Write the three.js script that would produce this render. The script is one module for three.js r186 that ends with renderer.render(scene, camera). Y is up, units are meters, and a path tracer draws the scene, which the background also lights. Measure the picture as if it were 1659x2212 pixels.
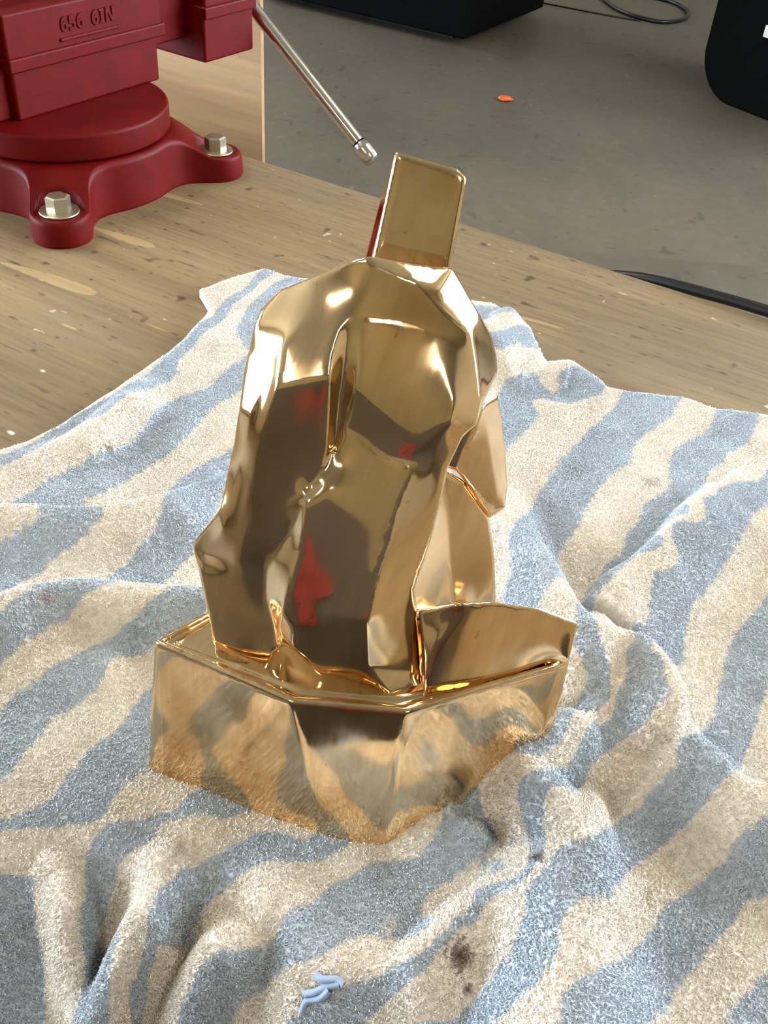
import * as THREE from 'three';
import { mergeGeometries, mergeVertices } from 'three/addons/utils/BufferGeometryUtils.js';
import { RoundedBoxGeometry } from 'three/addons/geometries/RoundedBoxGeometry.js';
import { RectAreaLightUniformsLib } from 'three/addons/lights/RectAreaLightUniformsLib.js';
import { FontLoader } from 'three/addons/loaders/FontLoader.js';
import { TextGeometry } from 'three/addons/geometries/TextGeometry.js';

// ------------------------------------------------------------------ camera, sky, exposure
RectAreaLightUniformsLib.init();
const BENCH = 0.90;                                   // height of the bench top above the floor
const scene = new THREE.Scene();
const camera = new THREE.PerspectiveCamera(2 * Math.atan(1106 / 2107) * 180 / Math.PI, 1659 / 2212, 0.02, 60);
camera.position.set(0, BENCH + 0.40, 0);
camera.rotation.order = 'YXZ';
camera.rotation.set(-40 * Math.PI / 180, 0, 5 * Math.PI / 180);
const renderer = new THREE.WebGLRenderer({ antialias: true });
renderer.toneMapping = THREE.LinearToneMapping;
renderer.toneMappingExposure = 1.86;
renderer.shadowMap.enabled = true;
scene.background = new THREE.Color().setRGB(0.72, 0.85, 1.0);
scene.backgroundIntensity = 14.0;                      // overcast daylight, enters through the windows only
const LAMP = { color: new THREE.Color().setRGB(1.0, 0.88, 0.73), power: 13 };   // warm ceiling tubes

// ------------------------------------------------------------------ helpers
const taken = new Map();
function numbered(name) { const n = taken.get(name) || 0; taken.set(name, n + 1); return n ? `${name}_${String(n).padStart(3, '0')}` : name; }
function tag(o, label, category, group) { o.userData.label = label; o.userData.category = category; if (group) o.userData.group = group; return o; }
function shade(o) { o.castShadow = true; o.receiveShadow = true; return o; }
function thing(name, label, category, pos = [0, 0, 0], turn = 0, group) {
  const g = new THREE.Group(); g.name = numbered(name); g.position.set(...pos); g.rotation.y = turn; scene.add(g);
  return tag(g, label, category, group);
}
function part(name, geo, mat, parent) {
  const m = shade(new THREE.Mesh(Array.isArray(geo) ? mergeGeometries(geo.map((g) => { const k = g.index ? g.toNonIndexed() : g; for (const a of Object.keys(k.attributes)) if (!['position', 'normal', 'uv'].includes(a)) k.deleteAttribute(a); return k; })) : geo, mat));
  m.name = name; parent.add(m); return m;
}
function struct(name, geo, mat) { const m = shade(new THREE.Mesh(geo, mat)); m.name = name; m.userData.kind = 'structure'; scene.add(m); return m; }
function box(w, h, d, x = 0, y = 0, z = 0, r = 0) {
  const g = r ? new RoundedBoxGeometry(w, h, d, 3, r) : new THREE.BoxGeometry(w, h, d);
  if (!r) { const p = g.attributes.position, n = g.attributes.normal, u = g.attributes.uv;   // uv in metres
    for (let i = 0; i < p.count; i++) { const ax = Math.abs(n.getX(i)) > .5 ? [p.getZ(i), p.getY(i)] : Math.abs(n.getY(i)) > .5 ? [p.getX(i), p.getZ(i)] : [p.getX(i), p.getY(i)]; u.setXY(i, ax[0], ax[1]); } }
  return g.translate(x, y, z);
}
function tube(points, r, seg = 60, rad = 12, closed = false) { return new THREE.TubeGeometry(new THREE.CatmullRomCurve3(points.map((p) => new THREE.Vector3(...p)), closed), seg, r, rad, closed); }
function rng(seed) { let a = seed >>> 0; return () => { a = (a + 0x6D2B79F5) | 0; let t = Math.imul(a ^ (a >>> 15), 1 | a); t = (t + Math.imul(t ^ (t >>> 7), 61 | t)) ^ t; return ((t ^ (t >>> 14)) >>> 0) / 4294967296; }; }
const DROP = [[-189,-211],[-150,-213],[-111,-217],[-75,-215],[-49,-204],[-32,-191],[-17,-176],[-3,-171],[17,-171],[41,-156],[81,-134]].map((q) => q.map((e) => e / 1000));
const RIDGES = [
  { l: 13, r: 36, p: [[-262,-417,21],[-220,-420,21],[-191,-420,21],[-165,-424,21],[-146,-431,21],[-129,-441,21],[-116,-468,8]] },
  { l: 18, r: 32, p: [[-222,-329,32],[-188,-336,32],[-177,-345,32],[-158,-353,32],[-132,-354,32],[-108,-352,32],[-89,-354,32],[-69,-350,32]] },
  { l: 22, r: 26, p: [[-173,-572,6],[-178,-550,15],[-187,-525,15],[-197,-502,15],[-217,-485,6]] },
  { l: 30, r: 24, p: [[66,-483,12],[80,-439,22],[87,-398,38],[94,-372,38],[101,-352,38],[108,-331,38],[116,-322,26],[115,-310,15]] },
  { l: 18, r: 36, p: [[119,-380,14],[122,-347,36],[136,-343,36],[145,-329,36],[150,-309,36],[156,-307,16]] },
  { l: 18, r: 50, p: [[138,-289,12],[144,-283,34],[153,-286,34],[159,-280,34],[165,-269,34],[173,-263,34],[184,-261,34],[200,-258,34]] },
  { l: 14, r: 50, p: [[119,-381,12],[120,-383,24],[132,-405,24],[154,-426,24],[173,-450,24],[191,-478,24],[217,-514,8]] },
  { l: 30, r: 20, p: [[67,-278,14],[75,-258,34],[83,-252,34],[90,-240,34],[95,-228,34],[103,-229,18]] },
  { l: 14, r: 16, p: [[106,-277,4],[103,-252,24],[104,-239,24],[102,-226,24]] },
  { l: 50, r: 36, p: [[105,-240,14],[89,-220,38],[85,-207,38],[83,-192,38],[83,-177,38],[80,-166,38],[77,-147,38],[78,-130,38]] },
  { l: 20, r: 30, p: [[36,-253,10],[44,-258,20],[56,-265,28],[67,-272,36],[82,-282,40],[95,-291,36]] },
  { l: 34, r: 15, p: [[74,-224,10],[64,-215,16],[50,-204,16],[37,-192,16],[25,-181,16],[12,-177,6]] },
  { l: 30, r: 30, p: [[-37,-203,9],[-19,-183,9],[-4,-178,9],[11,-178,9]] },
  { l: 25, r: 30, p: [[-208,-316,10],[-186,-321,10],[-164,-322,10],[-134,-326,10],[-114,-338,3]] },
  { l: 16, r: 20, p: [[87,-724,12],[98,-699,12],[103,-661,12],[107,-645,6]] },
  { l: 20, r: 30, p: [[114,-643,12],[131,-650,12],[145,-641,5]] },
  { l: 12, r: 10, p: [[49,-254,-14],[56,-253,-14],[62,-250,-14]] },
  { l: 17, r: 21, p: [[-80,-214,16],[-82,-193,55],[-90,-183,55],[-96,-174,55],[-104,-161,55]] },
  { l: 13, r: 15, p: [[-127,-214,10],[-118,-198,36],[-115,-187,36],[-110,-177,36],[-110,-166,36]] },
  { l: 24, r: 22, p: [[-41,-198,12],[-51,-184,46],[-60,-178,46],[-67,-170,46],[-68,-159,46]] },
];

for (const R of RIDGES) {
  R.l /= 1000; R.r /= 1000; R.p = R.p.map((q) => q.map((e) => e / 1000));
  const m = Math.max(R.l, R.r), xs = R.p.map((q) => q[0]), zs = R.p.map((q) => q[1]);
  R.b = [Math.min(...xs) - m, Math.max(...xs) + m, Math.min(...zs) - m, Math.max(...zs) + m];
}
// ---- the towel as a height field over the bench (bench coordinates, metres; y = 0 is the bench top)
const smooth = (t) => t * t * (3 - 2 * t);
function hash2(i, j) { let h = (i * 374761393 + j * 668265263) | 0; h = Math.imul(h ^ (h >>> 13), 1274126177); return ((h ^ (h >>> 16)) >>> 0) / 4294967296; }
function noise2(x, y) {
  const i = Math.floor(x), j = Math.floor(y), u = smooth(x - i), v = smooth(y - j);
  const a = hash2(i, j), b = hash2(i + 1, j), c = hash2(i, j + 1), d = hash2(i + 1, j + 1);
  return (a + (b - a) * u + (c - a) * v + (a - b - c + d) * u * v) * 2 - 1;
}
function dropLine(x) {                                   // where the towel rolls over the near edge of the bench
  const D = DROP; if (x <= D[0][0]) return D[0][1];
  for (let i = 1; i < D.length; i++) if (x <= D[i][0]) { const t = (x - D[i - 1][0]) / (D[i][0] - D[i - 1][0]); return D[i - 1][1] + (D[i][1] - D[i - 1][1]) * smooth(t) * .5 + (D[i][1] - D[i - 1][1]) * t * .5; }
  return D[D.length - 1][1] + (x - D[D.length - 1][0]) * .7;
}
function towelBase(x, z) {
  const d = z - dropLine(x), r = .009, sp = d > 12 * r ? d : r * Math.log1p(Math.exp(d / r));
  return .007 - 1.75 * sp + .0022 * noise2(x * 21 + 3, z * 21) + .0012 * noise2(x * 55, z * 55 + 9);
}
function ridgeHeight(R, x, z) {                           // one fold: a crest line with a height, a left and a right width
  let best = 1e9, bh = 0, bs = 1; const P = R.p;
  for (let i = 1; i < P.length; i++) {
    const a = P[i - 1], b = P[i], dx = b[0] - a[0], dz = b[1] - a[1], L2 = dx * dx + dz * dz;
    let t = ((x - a[0]) * dx + (z - a[1]) * dz) / L2; t = t < 0 ? 0 : t > 1 ? 1 : t;
    const ex = x - a[0] - dx * t, ez = z - a[1] - dz * t, d2 = ex * ex + ez * ez;
    if (d2 < best) { best = d2; bh = a[2] + (b[2] - a[2]) * t; bs = dx * ez - dz * ex; }
  }
  const w = bs < 0 ? R.l : R.r, q = Math.sqrt(best) / w; if (q >= 1) return 0;
  const c = 1 - q * q; return bh * (R.k ? c * c * c : c * c);
}
function towelHeight(x, z) {
  let up = 0, dn = 0;
  for (const R of RIDGES) {
    if (x < R.b[0] || x > R.b[1] || z < R.b[2] || z > R.b[3]) continue;
    const h = ridgeHeight(R, x, z); if (h > 0) up += h * h * h; else dn += h;
  }
  return Math.max(towelBase(x, z) + Math.cbrt(up) + dn, towelBase(x, z) - .006 - .0);
}

function fbm(x, y, o = 4) { let s = 0, a = .5, f = 1; for (let i = 0; i < o; i++) { s += a * noise2(x * f + i * 17.3, y * f - i * 9.1); a *= .5; f *= 2.03; } return s; }
function texture(w, h, fn, srgb = true) {                // fn(u, v) -> [r, g, b] in 0..1
  const d = new Uint8Array(w * h * 4);
  for (let j = 0; j < h; j++) for (let i = 0; i < w; i++) { const c = fn((i + .5) / w, (j + .5) / h), k = (j * w + i) * 4; for (let q = 0; q < 3; q++) d[k + q] = Math.max(0, Math.min(255, (c[q] ?? c[0]) * 255)); d[k + 3] = 255; }
  const t = new THREE.DataTexture(d, w, h); t.wrapS = t.wrapT = THREE.RepeatWrapping; t.magFilter = THREE.LinearFilter; t.minFilter = THREE.LinearMipmapLinearFilter; t.generateMipmaps = true;
  if (srgb) t.colorSpace = THREE.SRGBColorSpace; t.needsUpdate = true; return t;
}
const mix = (a, b, t) => a.map((v, i) => v + (b[i] - v) * t);
const clamp01 = (t) => t < 0 ? 0 : t > 1 ? 1 : t;

// ------------------------------------------------------------------ the room
const FLOORTEX = texture(1024, 1024, (u, v) => {
  const x = u * 4, y = v * 4;
  let c = [.345, .308, .25];
  const m = fbm(x * 1.6, y * 1.6, 5), g = fbm(x * 40, y * 40, 3), s = fbm(x * 9 + 7, y * 3, 3);
  c = c.map((k) => k * (1 + .13 * m + .09 * g + .06 * s));
  const p = noise2(x * 23, y * 23); if (p > .86) c = c.map((k) => k * .8);
  const w = noise2(x * 31 + 50, y * 31); if (w > .93) c = c.map((k) => k * 1.25);
  return c;
});
FLOORTEX.repeat.set(1 / 4, 1 / 4);
const concrete = new THREE.MeshStandardMaterial({ map: FLOORTEX, roughness: .55 });
const plaster = new THREE.MeshStandardMaterial({ color: 0xb9ad98, roughness: .9 });
const pegboard = new THREE.MeshStandardMaterial({ color: 0x6a6046, roughness: .85 });
const ceilingPaint = new THREE.MeshStandardMaterial({ color: 0x8f8674, roughness: .95 });
const frameWhite = new THREE.MeshStandardMaterial({ color: 0xd8d6cf, roughness: .5 });
const RXR = 3.4, RXL = 4.2, ZN = 3.2, ZF = -9, RH = 3.1, T = .2;        // half width, near wall, far wall, height, wall thickness
struct('floor', box(RXR + RXL + 2 * T, T, ZN - ZF + 2 * T, (RXR - RXL) / 2, -T / 2, (ZN + ZF) / 2), concrete);
struct('ceiling', box(RXR + RXL + 2 * T, T, ZN - ZF + 2 * T, (RXR - RXL) / 2, RH + T / 2, (ZN + ZF) / 2), ceilingPaint);
struct('wall_far', box(RXR + RXL, RH, T, (RXR - RXL) / 2, RH / 2, ZF - T / 2), plaster);
struct('wall_near', box(RXR + RXL, RH, T, (RXR - RXL) / 2, RH / 2, ZN + T / 2), pegboard);
function sideWall(name, sx, openings, y0, y1) {             // a wall with wide window openings [near end, far end, number]
  const x = sx * ((sx > 0 ? RXR : RXL) + T / 2), g = []; let from = ZF - T;
  const seg = (za, zb, ya, yb) => g.push(box(T, yb - ya, zb - za, x, (ya + yb) / 2, (za + zb) / 2));
  for (const [z0, z1, idx] of openings) {
    seg(from, z0, 0, RH); seg(z0, z1, 0, y0); seg(z0, z1, y1, RH); from = z1;
    const n = 3, w = (z1 - z0) / n, f = [];
    for (let i = 0; i <= n; i++) f.push(box(.06, y1 - y0, .05, x, (y0 + y1) / 2, z0 + i * w));
    f.push(box(.06, .05, z1 - z0, x, y0 + .025, (z0 + z1) / 2), box(.06, .05, z1 - z0, x, y1 - .025, (z0 + z1) / 2));
    struct('window_' + idx, mergeGeometries(f), frameWhite);
  }
  seg(from, ZN + T, 0, RH); struct(name, mergeGeometries(g), plaster);
}
sideWall('wall_right', 1, [[-4.4, -.3, 1]], 1.15, 2.8);
sideWall('wall_left', -1, [[-8.7, -5.8, 3], [-2.4, 1.4, 2]], 1.0, 2.6);
const lampHousing = new THREE.MeshStandardMaterial({ color: 0xdddddd, roughness: .5 });
const lampGlow = new THREE.MeshStandardMaterial({ color: 0xffffff, emissive: LAMP.color, emissiveIntensity: 6, roughness: .6 });
for (const [x, z, where] of [[-1.3, -1.7, 'left of the bench'], [1.3, -1.3, 'right of the bench'], [-1.1, 2.2, 'behind the camera on the left'], [1.3, 2.2, 'behind the camera on the right'], [-2.5, -7.4, 'over the far floor on the left']]) {
  const g = thing('ceiling_light', `long warm fluorescent ceiling fitting ${where}`, 'ceiling light', [x, RH, z], 0, 'ceiling fittings');
  part('housing', box(.26, .06, 1.24, 0, -.03, 0), lampHousing, g);
  part('diffuser', box(.22, .012, 1.2, 0, -.066, 0), lampGlow, g);
  const l = new THREE.RectAreaLight(LAMP.color, z > 0 ? LAMP.power * .8 : z < -5 ? LAMP.power * .5 : LAMP.power, .22, 1.2); l.position.set(0, -.08, 0); l.rotation.x = -Math.PI / 2; l.name = 'light'; g.add(l);
}

// ------------------------------------------------------------------ the workbench
const KNOTS = [[.1365,.4859,.0071,.0049,[.3,.22,.15],.75],[.2686,.5446,.0046,.003,[.42,.33,.22],.6],[2.2525,.7733,.0023,.0022,[.25,.16,.12],.8],[2.2043,.6861,.0036,.0016,[.3,.25,.18],.7],[2.3268,.099,.0028,.0019,[.92,.9,.84],.9],[2.3679,.1661,.0037,.0018,[.92,.9,.84],.85],[2.3487,.0002,.0128,.0014,[.86,.72,.46],.55],[2.2955,.0414,.0113,.0017,[.86,.74,.5],.5],[.2887,.6475,.0124,.006,[.5,.33,.24],.4],[.3315,.5576,.0072,.0036,[.45,.36,.25],.5],[2.3835,.0875,.0035,.0016,[.3,.24,.17],.7],[2.35,.6937,.0056,.0015,[.3,.2,.15],.7],[2.1253,.7423,.0063,.0034,[.62,.48,.15],.35],[2.2712,.5089,.0078,.0045,[.4,.36,.3],.45]];   // knots, chips and scratches on the bench top
const WOODTEX = texture(2048, 1024, (u, v) => {            // plywood, 2.4 m along the grain by 0.8 m
  const x = u * 2.4, y = v * .8;
  const warp = .012 * fbm(x * 2.1, y * 5, 3);
  const band = fbm(x * 1.3, (y + warp) * 26, 4), fine = fbm(x * 20, (y + warp) * 330, 3), dirt = fbm(x * 7 + 3, y * 8, 4), pore = noise2(x * 75, (y + warp) * 420);
  let c = mix([.455, .378, .262], [.535, .458, .332], clamp01(.5 + .8 * band));
  c = c.map((k) => k * (1 + .15 * fine));
  const big = fbm(x * 2.4 + 9, y * 3.1, 3); c = c.map((k) => k * (1 + .13 * big));
  c = mix(c, [.47, .42, .34], clamp01((dirt + .05) * 1.1) * .55);
  if (pore > .72) c = c.map((k) => k * (1 - (pore - .72) * 1.3));
  const spot = noise2(x * 60 + 11, y * 120 + 5); if (spot > .84) c = mix(c, [.24, .18, .12], clamp01((spot - .84) * 8) * .8);
  const chip = noise2(x * 90 - 7, y * 150); if (chip > .955) c = mix(c, [.86, .83, .76], .6);
  for (const [kx, ky, rx, ry, col, a] of KNOTS) { const d = Math.hypot((x - kx) / rx, (y - ky) / ry) * (1 + .35 * noise2(x * 260, y * 260)); if (d < 1) c = mix(c, col, a * Math.min(1, (1 - d) * 2.2)); }
  const scr = noise2(x * 6 + y * 40, y * 11 - x * 3); if (scr > .86) c = mix(c, [.84, .72, .5], .35);
  return c;
});
WOODTEX.repeat.set(1 / 2.4, 1 / .8);
const benchWood = new THREE.MeshStandardMaterial({ map: WOODTEX, roughness: .62, bumpMap: WOODTEX, bumpScale: .0006 });
const legWood = new THREE.MeshStandardMaterial({ color: 0x9a7b4e, roughness: .7 });
const BTURN = -28.42 * Math.PI / 180;
const bench = thing('workbench', 'plywood workbench with a stained and scratched top under the towel', 'workbench', [.1, 0, -.9055], BTURN);
part('bench_top', box(2.3, .036, .675, -.1, BENCH - .018, .3375), benchWood, bench);
part('apron', box(2.1, .11, .02, -.1, BENCH - .092, .05), legWood, bench);
part('apron', box(2.1, .11, .02, -.1, BENCH - .092, .62), legWood, bench);
for (const [x, z] of [[-1.1, .08], [.9, .08], [-1.1, .59], [.9, .59]]) part('leg', box(.08, BENCH - .036, .08, x, (BENCH - .036) / 2, z), legWood, bench);
const benchPoint = (x, y, z) => new THREE.Vector3(x, y, z).applyAxisAngle(new THREE.Vector3(0, 1, 0), BTURN).add(new THREE.Vector3(.1, BENCH, -.9055));

const PLYTEX = texture(1024, 1024, (u, v) => {
  const x = u * 1.2, y = v * 1.2, w = .05 * fbm(x * 2, y * 2, 3);
  const band = fbm(x * 1.2, (y + w) * 15, 4), fine = fbm(x * 8, (y + w) * 160, 3), knot = noise2(x * 9 + 4, y * 26);
  let c = mix([.58, .43, .28], [.69, .56, .39], clamp01(.5 + .9 * band)); c = c.map((k) => k * (1 + .10 * fine));
  if (knot > .8) c = mix(c, [.50, .34, .20], (knot - .8) * 2.5);
  return c;
});
PLYTEX.repeat.set(1 / 1.2, 1 / 1.2);
const sheet = thing('plywood_sheet', 'upright bare plywood sheet standing behind the red vise', 'plywood', [.1, 0, -.9055], BTURN);
part('panel', box(1.1, 1.5, .006, -1.042, .75, -.253), new THREE.MeshStandardMaterial({ map: PLYTEX, roughness: .6 }), sheet);

// ------------------------------------------------------------------ the towel
const OUTLINE = [[-288,-439],[-251,-494],[-230,-521],[-212,-550],[-198,-577],[-187,-601],[-176,-626],[-165,-656],[-157,-690],[-156,-707],[-171,-736],[-148,-761],[-122,-784],[-104,-775],[-81,-770],[-29,-769],[32,-767],[76,-758],[93,-735],[104,-708],[110,-677],[114,-667],[134,-670],[145,-658],[159,-637],[171,-636],[192,-637],[216,-632],[241,-622],[279,-617],[358,-604],[200,-132],[-144,-106]];
const STRIPES = {
  0: [-248,-488,-229,-518,-196,-570,-175,-621,-153,-688,-126,-774,-279,-452],
  1: [-244,-477,-218,-519,-192,-521,-173,-564,-163,-624,-148,-675,-138,-718,-123,-754,-259,-415],
  2: [-226,-444,-218,-457,-198,-482,-181,-501,-169,-522,-162,-551,-157,-565,-137,-586,-130,-604,-123,-621,-113,-642,-196,-413,-214,-400],
  3: [-187,-448,-164,-473,-146,-503,-136,-525,-131,-547,-123,-570,-111,-590,-162,-418,-181,-398,-197,-383],
  4: [-132,-483,-118,-503,-106,-518,-131,-421,-139,-408,-150,-390,-178,-341,-184,-331],
  5: [-111,-408,-119,-390,-149,-346,-157,-338,-170,-328,-177,-320],
  6: [-112,-348,-117,-344,-124,-339,-135,-334,-145,-329,-156,-318,-163,-310,-175,-297,75,-749],
  7: [-88,-342,-103,-336,-111,-332,-129,-325,-133,-314,-137,-305,-142,-299,-149,-295,-153,-284,-157,-275,-160,-260,-164,-252,74,-724,82,-721],
  8: [-111,-311,-115,-301,-118,-291,-124,-281,-130,-273,-133,-264,-137,-255,-141,-244,-154,-236,77,-705,90,-701],
  9: [-104,-263,-109,-255,-111,-246,-114,-238,-123,-236,-137,-233,-154,-231,-137,-214,-137,-208,-133,-198,-130,-189,-129,-180,80,-680,90,-679,100,-667],
  10: [-80,-250,-85,-244,-93,-241,-110,-236,-112,-234,-116,-217,-113,-199,-111,-192,128,-642,121,-629,116,-620,92,-642,79,-620],
  11: [-57,-245,-76,-243,-86,-241,-88,-235,-94,-229,-102,-218,-104,-210,-109,-200,156,-626,141,-616,113,-615,105,-597,94,-571,80,-545],
  12: [-24,-237,-43,-239,-58,-229,-77,-209,-81,-187,-84,-181,-88,-173,169,-627,159,-605,148,-589,133,-564,117,-539,106,-514,98,-494,84,-457,74,-427],
  13: [-9,-230,-22,-226,-40,-223,-49,-217,-63,-207,-66,-203,-79,-187,-82,-182,-85,-175,213,-623,202,-602,185,-583,173,-567,165,-544,149,-526,138,-506,128,-485,117,-460,109,-448,92,-377,87,-368],
  14: [10,-229,-8,-216,-14,-207,-27,-196,-30,-190,-45,-184,-55,-180,-60,-177,-65,-171,30,-233,31,-236,34,-240,38,-249,239,-616,224,-587,203,-569,190,-536,183,-512,168,-496,160,-477,149,-456,138,-439,129,-422,114,-385,102,-353],
  15: [48,-228,40,-222,31,-213,19,-203,7,-193,-11,-183,-28,-181,-38,-177,-44,-172,56,-232,60,-238,63,-250,57,-254,53,-260,79,-268,89,-277,269,-610,254,-578,238,-565,229,-550,219,-540,208,-512,181,-462,165,-438,149,-423,130,-400,119,-383,111,-355,113,-334,118,-326,119,-317],
  16: [71,-216,65,-214,50,-204,41,-195,33,-187,23,-181,12,-177,70,-255,72,-248,75,-242,75,-233,74,-257,87,-267,98,-279,112,-302,122,-317,126,-335,131,-341,148,-376,151,-392,157,-412,170,-440,180,-457,196,-480,216,-508,251,-533,260,-548],
  17: [64,-211,54,-204,43,-194,36,-186,29,-177,19,-172,80,-249,80,-239,79,-226,91,-253,105,-276,123,-296,134,-303,142,-309,145,-314,143,-321,138,-337,164,-357,174,-384,183,-407,196,-424,209,-443,222,-466,241,-498],
  18: [144,-282,141,-271,134,-265,128,-260,119,-254,104,-236,95,-224,88,-223,81,-219,76,-212,71,-201,67,-189,64,-184,55,-175,43,-166,231,-425,215,-403,199,-380,192,-365,184,-343,177,-325,167,-313],
  19: [165,-268,158,-262,152,-255,144,-249,135,-244,128,-237,117,-227,108,-214,104,-207,94,-202,86,-196,82,-192,80,-184,77,-174,72,-168,67,-165,59,-160,211,-348,202,-330,195,-314,186,-298],
  20: [178,-251,172,-246,165,-243,162,-237,158,-234,150,-229,139,-222,131,-214,127,-207,119,-198,105,-182,90,-171,84,-167,80,-161,78,-153],
  21: [179,-226,170,-223,164,-216,156,-208,147,-198,139,-189,132,-182,126,-174],
  22: [174,-196,169,-191,161,-184,154,-176],
  "17.5": [47,-184,40,-177,56,-196,63,-202,70,-210],
  "16.5": [199,-456,185,-435,220,-491,173,-409,162,-386,137,-332,76,-248,78,-238],
  "8.5": [-145,-206,-142,-194,-141,-183],
  "9.5": [-120,-198,-117,-187,-121,-180,-124,-224,-142,-223],
  "10.5": [-109,-212,-104,-233,-110,-204],
  "11.5": [-85,-194,-89,-181,-74,-230],
  "12.5": [-72,-207,-34,-233,-76,-194,127,-517],
  "13.5": [-75,-185,-77,-178,-64,-186,-51,-191,-37,-201,-12,-221,97,-362],
  "14.5": [-49,-177,8,-214,106,-344,50,-255],
  "15.5": [-1,-181,38,-211,-26,-174,123,-332,64,-260],
  "-0.5": [-154,-713,-137,-747],
};
const PHASE = (() => {                                     // stripe number over the cloth: a thin-plate surface through the woven stripe edges
  const P = []; for (const k in STRIPES) { const a = STRIPES[k]; for (let i = 0; i < a.length; i += 2) P.push([a[i] / 1000, a[i + 1] / 1000, +k]); }
  const n = P.length, N = n + 3, A = Array.from({ length: N }, () => new Float64Array(N + 1));
  const ker = (d2) => d2 < 1e-12 ? 0 : d2 * Math.log(d2);
  for (let i = 0; i < n; i++) {
    for (let j = 0; j < n; j++) A[i][j] = ker((P[i][0] - P[j][0]) ** 2 + (P[i][1] - P[j][1]) ** 2);
    A[i][i] += 2e-6; A[i][n] = A[n][i] = 1; A[i][n + 1] = A[n + 1][i] = P[i][0]; A[i][n + 2] = A[n + 2][i] = P[i][1]; A[i][N] = P[i][2];
  }
  for (let c = 0; c < N; c++) {
    let b = c; for (let r = c + 1; r < N; r++) if (Math.abs(A[r][c]) > Math.abs(A[b][c])) b = r;
    [A[c], A[b]] = [A[b], A[c]];
    for (let r = c + 1; r < N; r++) { const f = A[r][c] / A[c][c]; if (f) for (let k = c; k <= N; k++) A[r][k] -= f * A[c][k]; }
  }
  const w = new Float64Array(N); for (let r = N - 1; r >= 0; r--) { let s = A[r][N]; for (let k = r + 1; k < N; k++) s -= A[r][k] * w[k]; w[r] = s / A[r][r]; }
  const x0 = -.36, z0 = -1.02, nx = 420, nz = 495, st = .002, G = new Float32Array(nx * nz);
  for (let j = 0; j < nz; j++) for (let i = 0; i < nx; i++) {
    const x = x0 + i * st, z = z0 + j * st; let s = w[n] + w[n + 1] * x + w[n + 2] * z;
    for (let k = 0; k < n; k++) s += w[k] * ker((x - P[k][0]) ** 2 + (z - P[k][1]) ** 2);
    G[j * nx + i] = s;
  }
  return (x, z) => { const u = Math.max(0, Math.min(nx - 1.001, (x - x0) / st)), v = Math.max(0, Math.min(nz - 1.001, (z - z0) / st)), i = u | 0, j = v | 0, a = u - i, b = v - j, q = j * nx + i; return (G[q] * (1 - a) + G[q + 1] * a) * (1 - b) + (G[q + nx] * (1 - a) + G[q + nx + 1] * a) * b; };
})();
const CREAM = [.975, .945, .90], BLUE = [.79, .828, .865];   // sRGB dye colours
const STAINS = [[.0458,-.186,.006,[.3,.22,.16],.9],[.0955,-.4535,.004,[.55,.33,.35],.5],[.1762,-.5228,.009,[.52,.5,.48],.4],[.0757,-.2199,.003,[.25,.2,.2],.8],[.0491,-.1761,.0025,[.25,.2,.2],.7],[-.1814,-.5011,.003,[.3,.28,.27],.6],[.0976,-.4446,.003,[.5,.25,.3],.5],[-.1674,-.3428,.005,[.6,.4,.35],.35],[.1258,-.2183,.004,[.5,.42,.3],.3],[-.1064,-.2434,.003,[.5,.4,.3],.3]];
function cloth(x, z) {
  const p = PHASE(x, z) + 0.05 * noise2(x * 420, z * 420), f = p - 2 * Math.floor(p / 2);
  let t = p < 0 ? 0 : f < 1 ? clamp01(Math.min(f, 1 - f) * 14 + .5) : clamp01(.5 - Math.min(f - 1, 2 - f) * 14);
  let c = mix(CREAM, BLUE, t);
  const m = fbm(x * 30, z * 30, 3); c = c.map((k) => k * (1 + .05 * m));
  for (const [sx, sz, r, col, a] of STAINS) { const d = Math.hypot(x - sx, z - sz) / r * (1 + .5 * noise2(x * 900, z * 900)); if (d < 1) c = mix(c, col, a * (1 - d)); }
  return c;
}
const inOutline = (() => { const P = OUTLINE.map((q) => [q[0] / 1000, q[1] / 1000]); return (x, z) => { let c = false; for (let i = 0, j = P.length - 1; i < P.length; j = i++) if ((P[i][1] > z) !== (P[j][1] > z) && x < (P[j][0] - P[i][0]) * (z - P[i][1]) / (P[j][1] - P[i][1]) + P[i][0]) c = !c; return c; }; })();
const towel = thing('towel', 'crumpled terry towel with cream and pale blue stripes spread over the workbench', 'towel', [0, BENCH, 0]);
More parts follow.
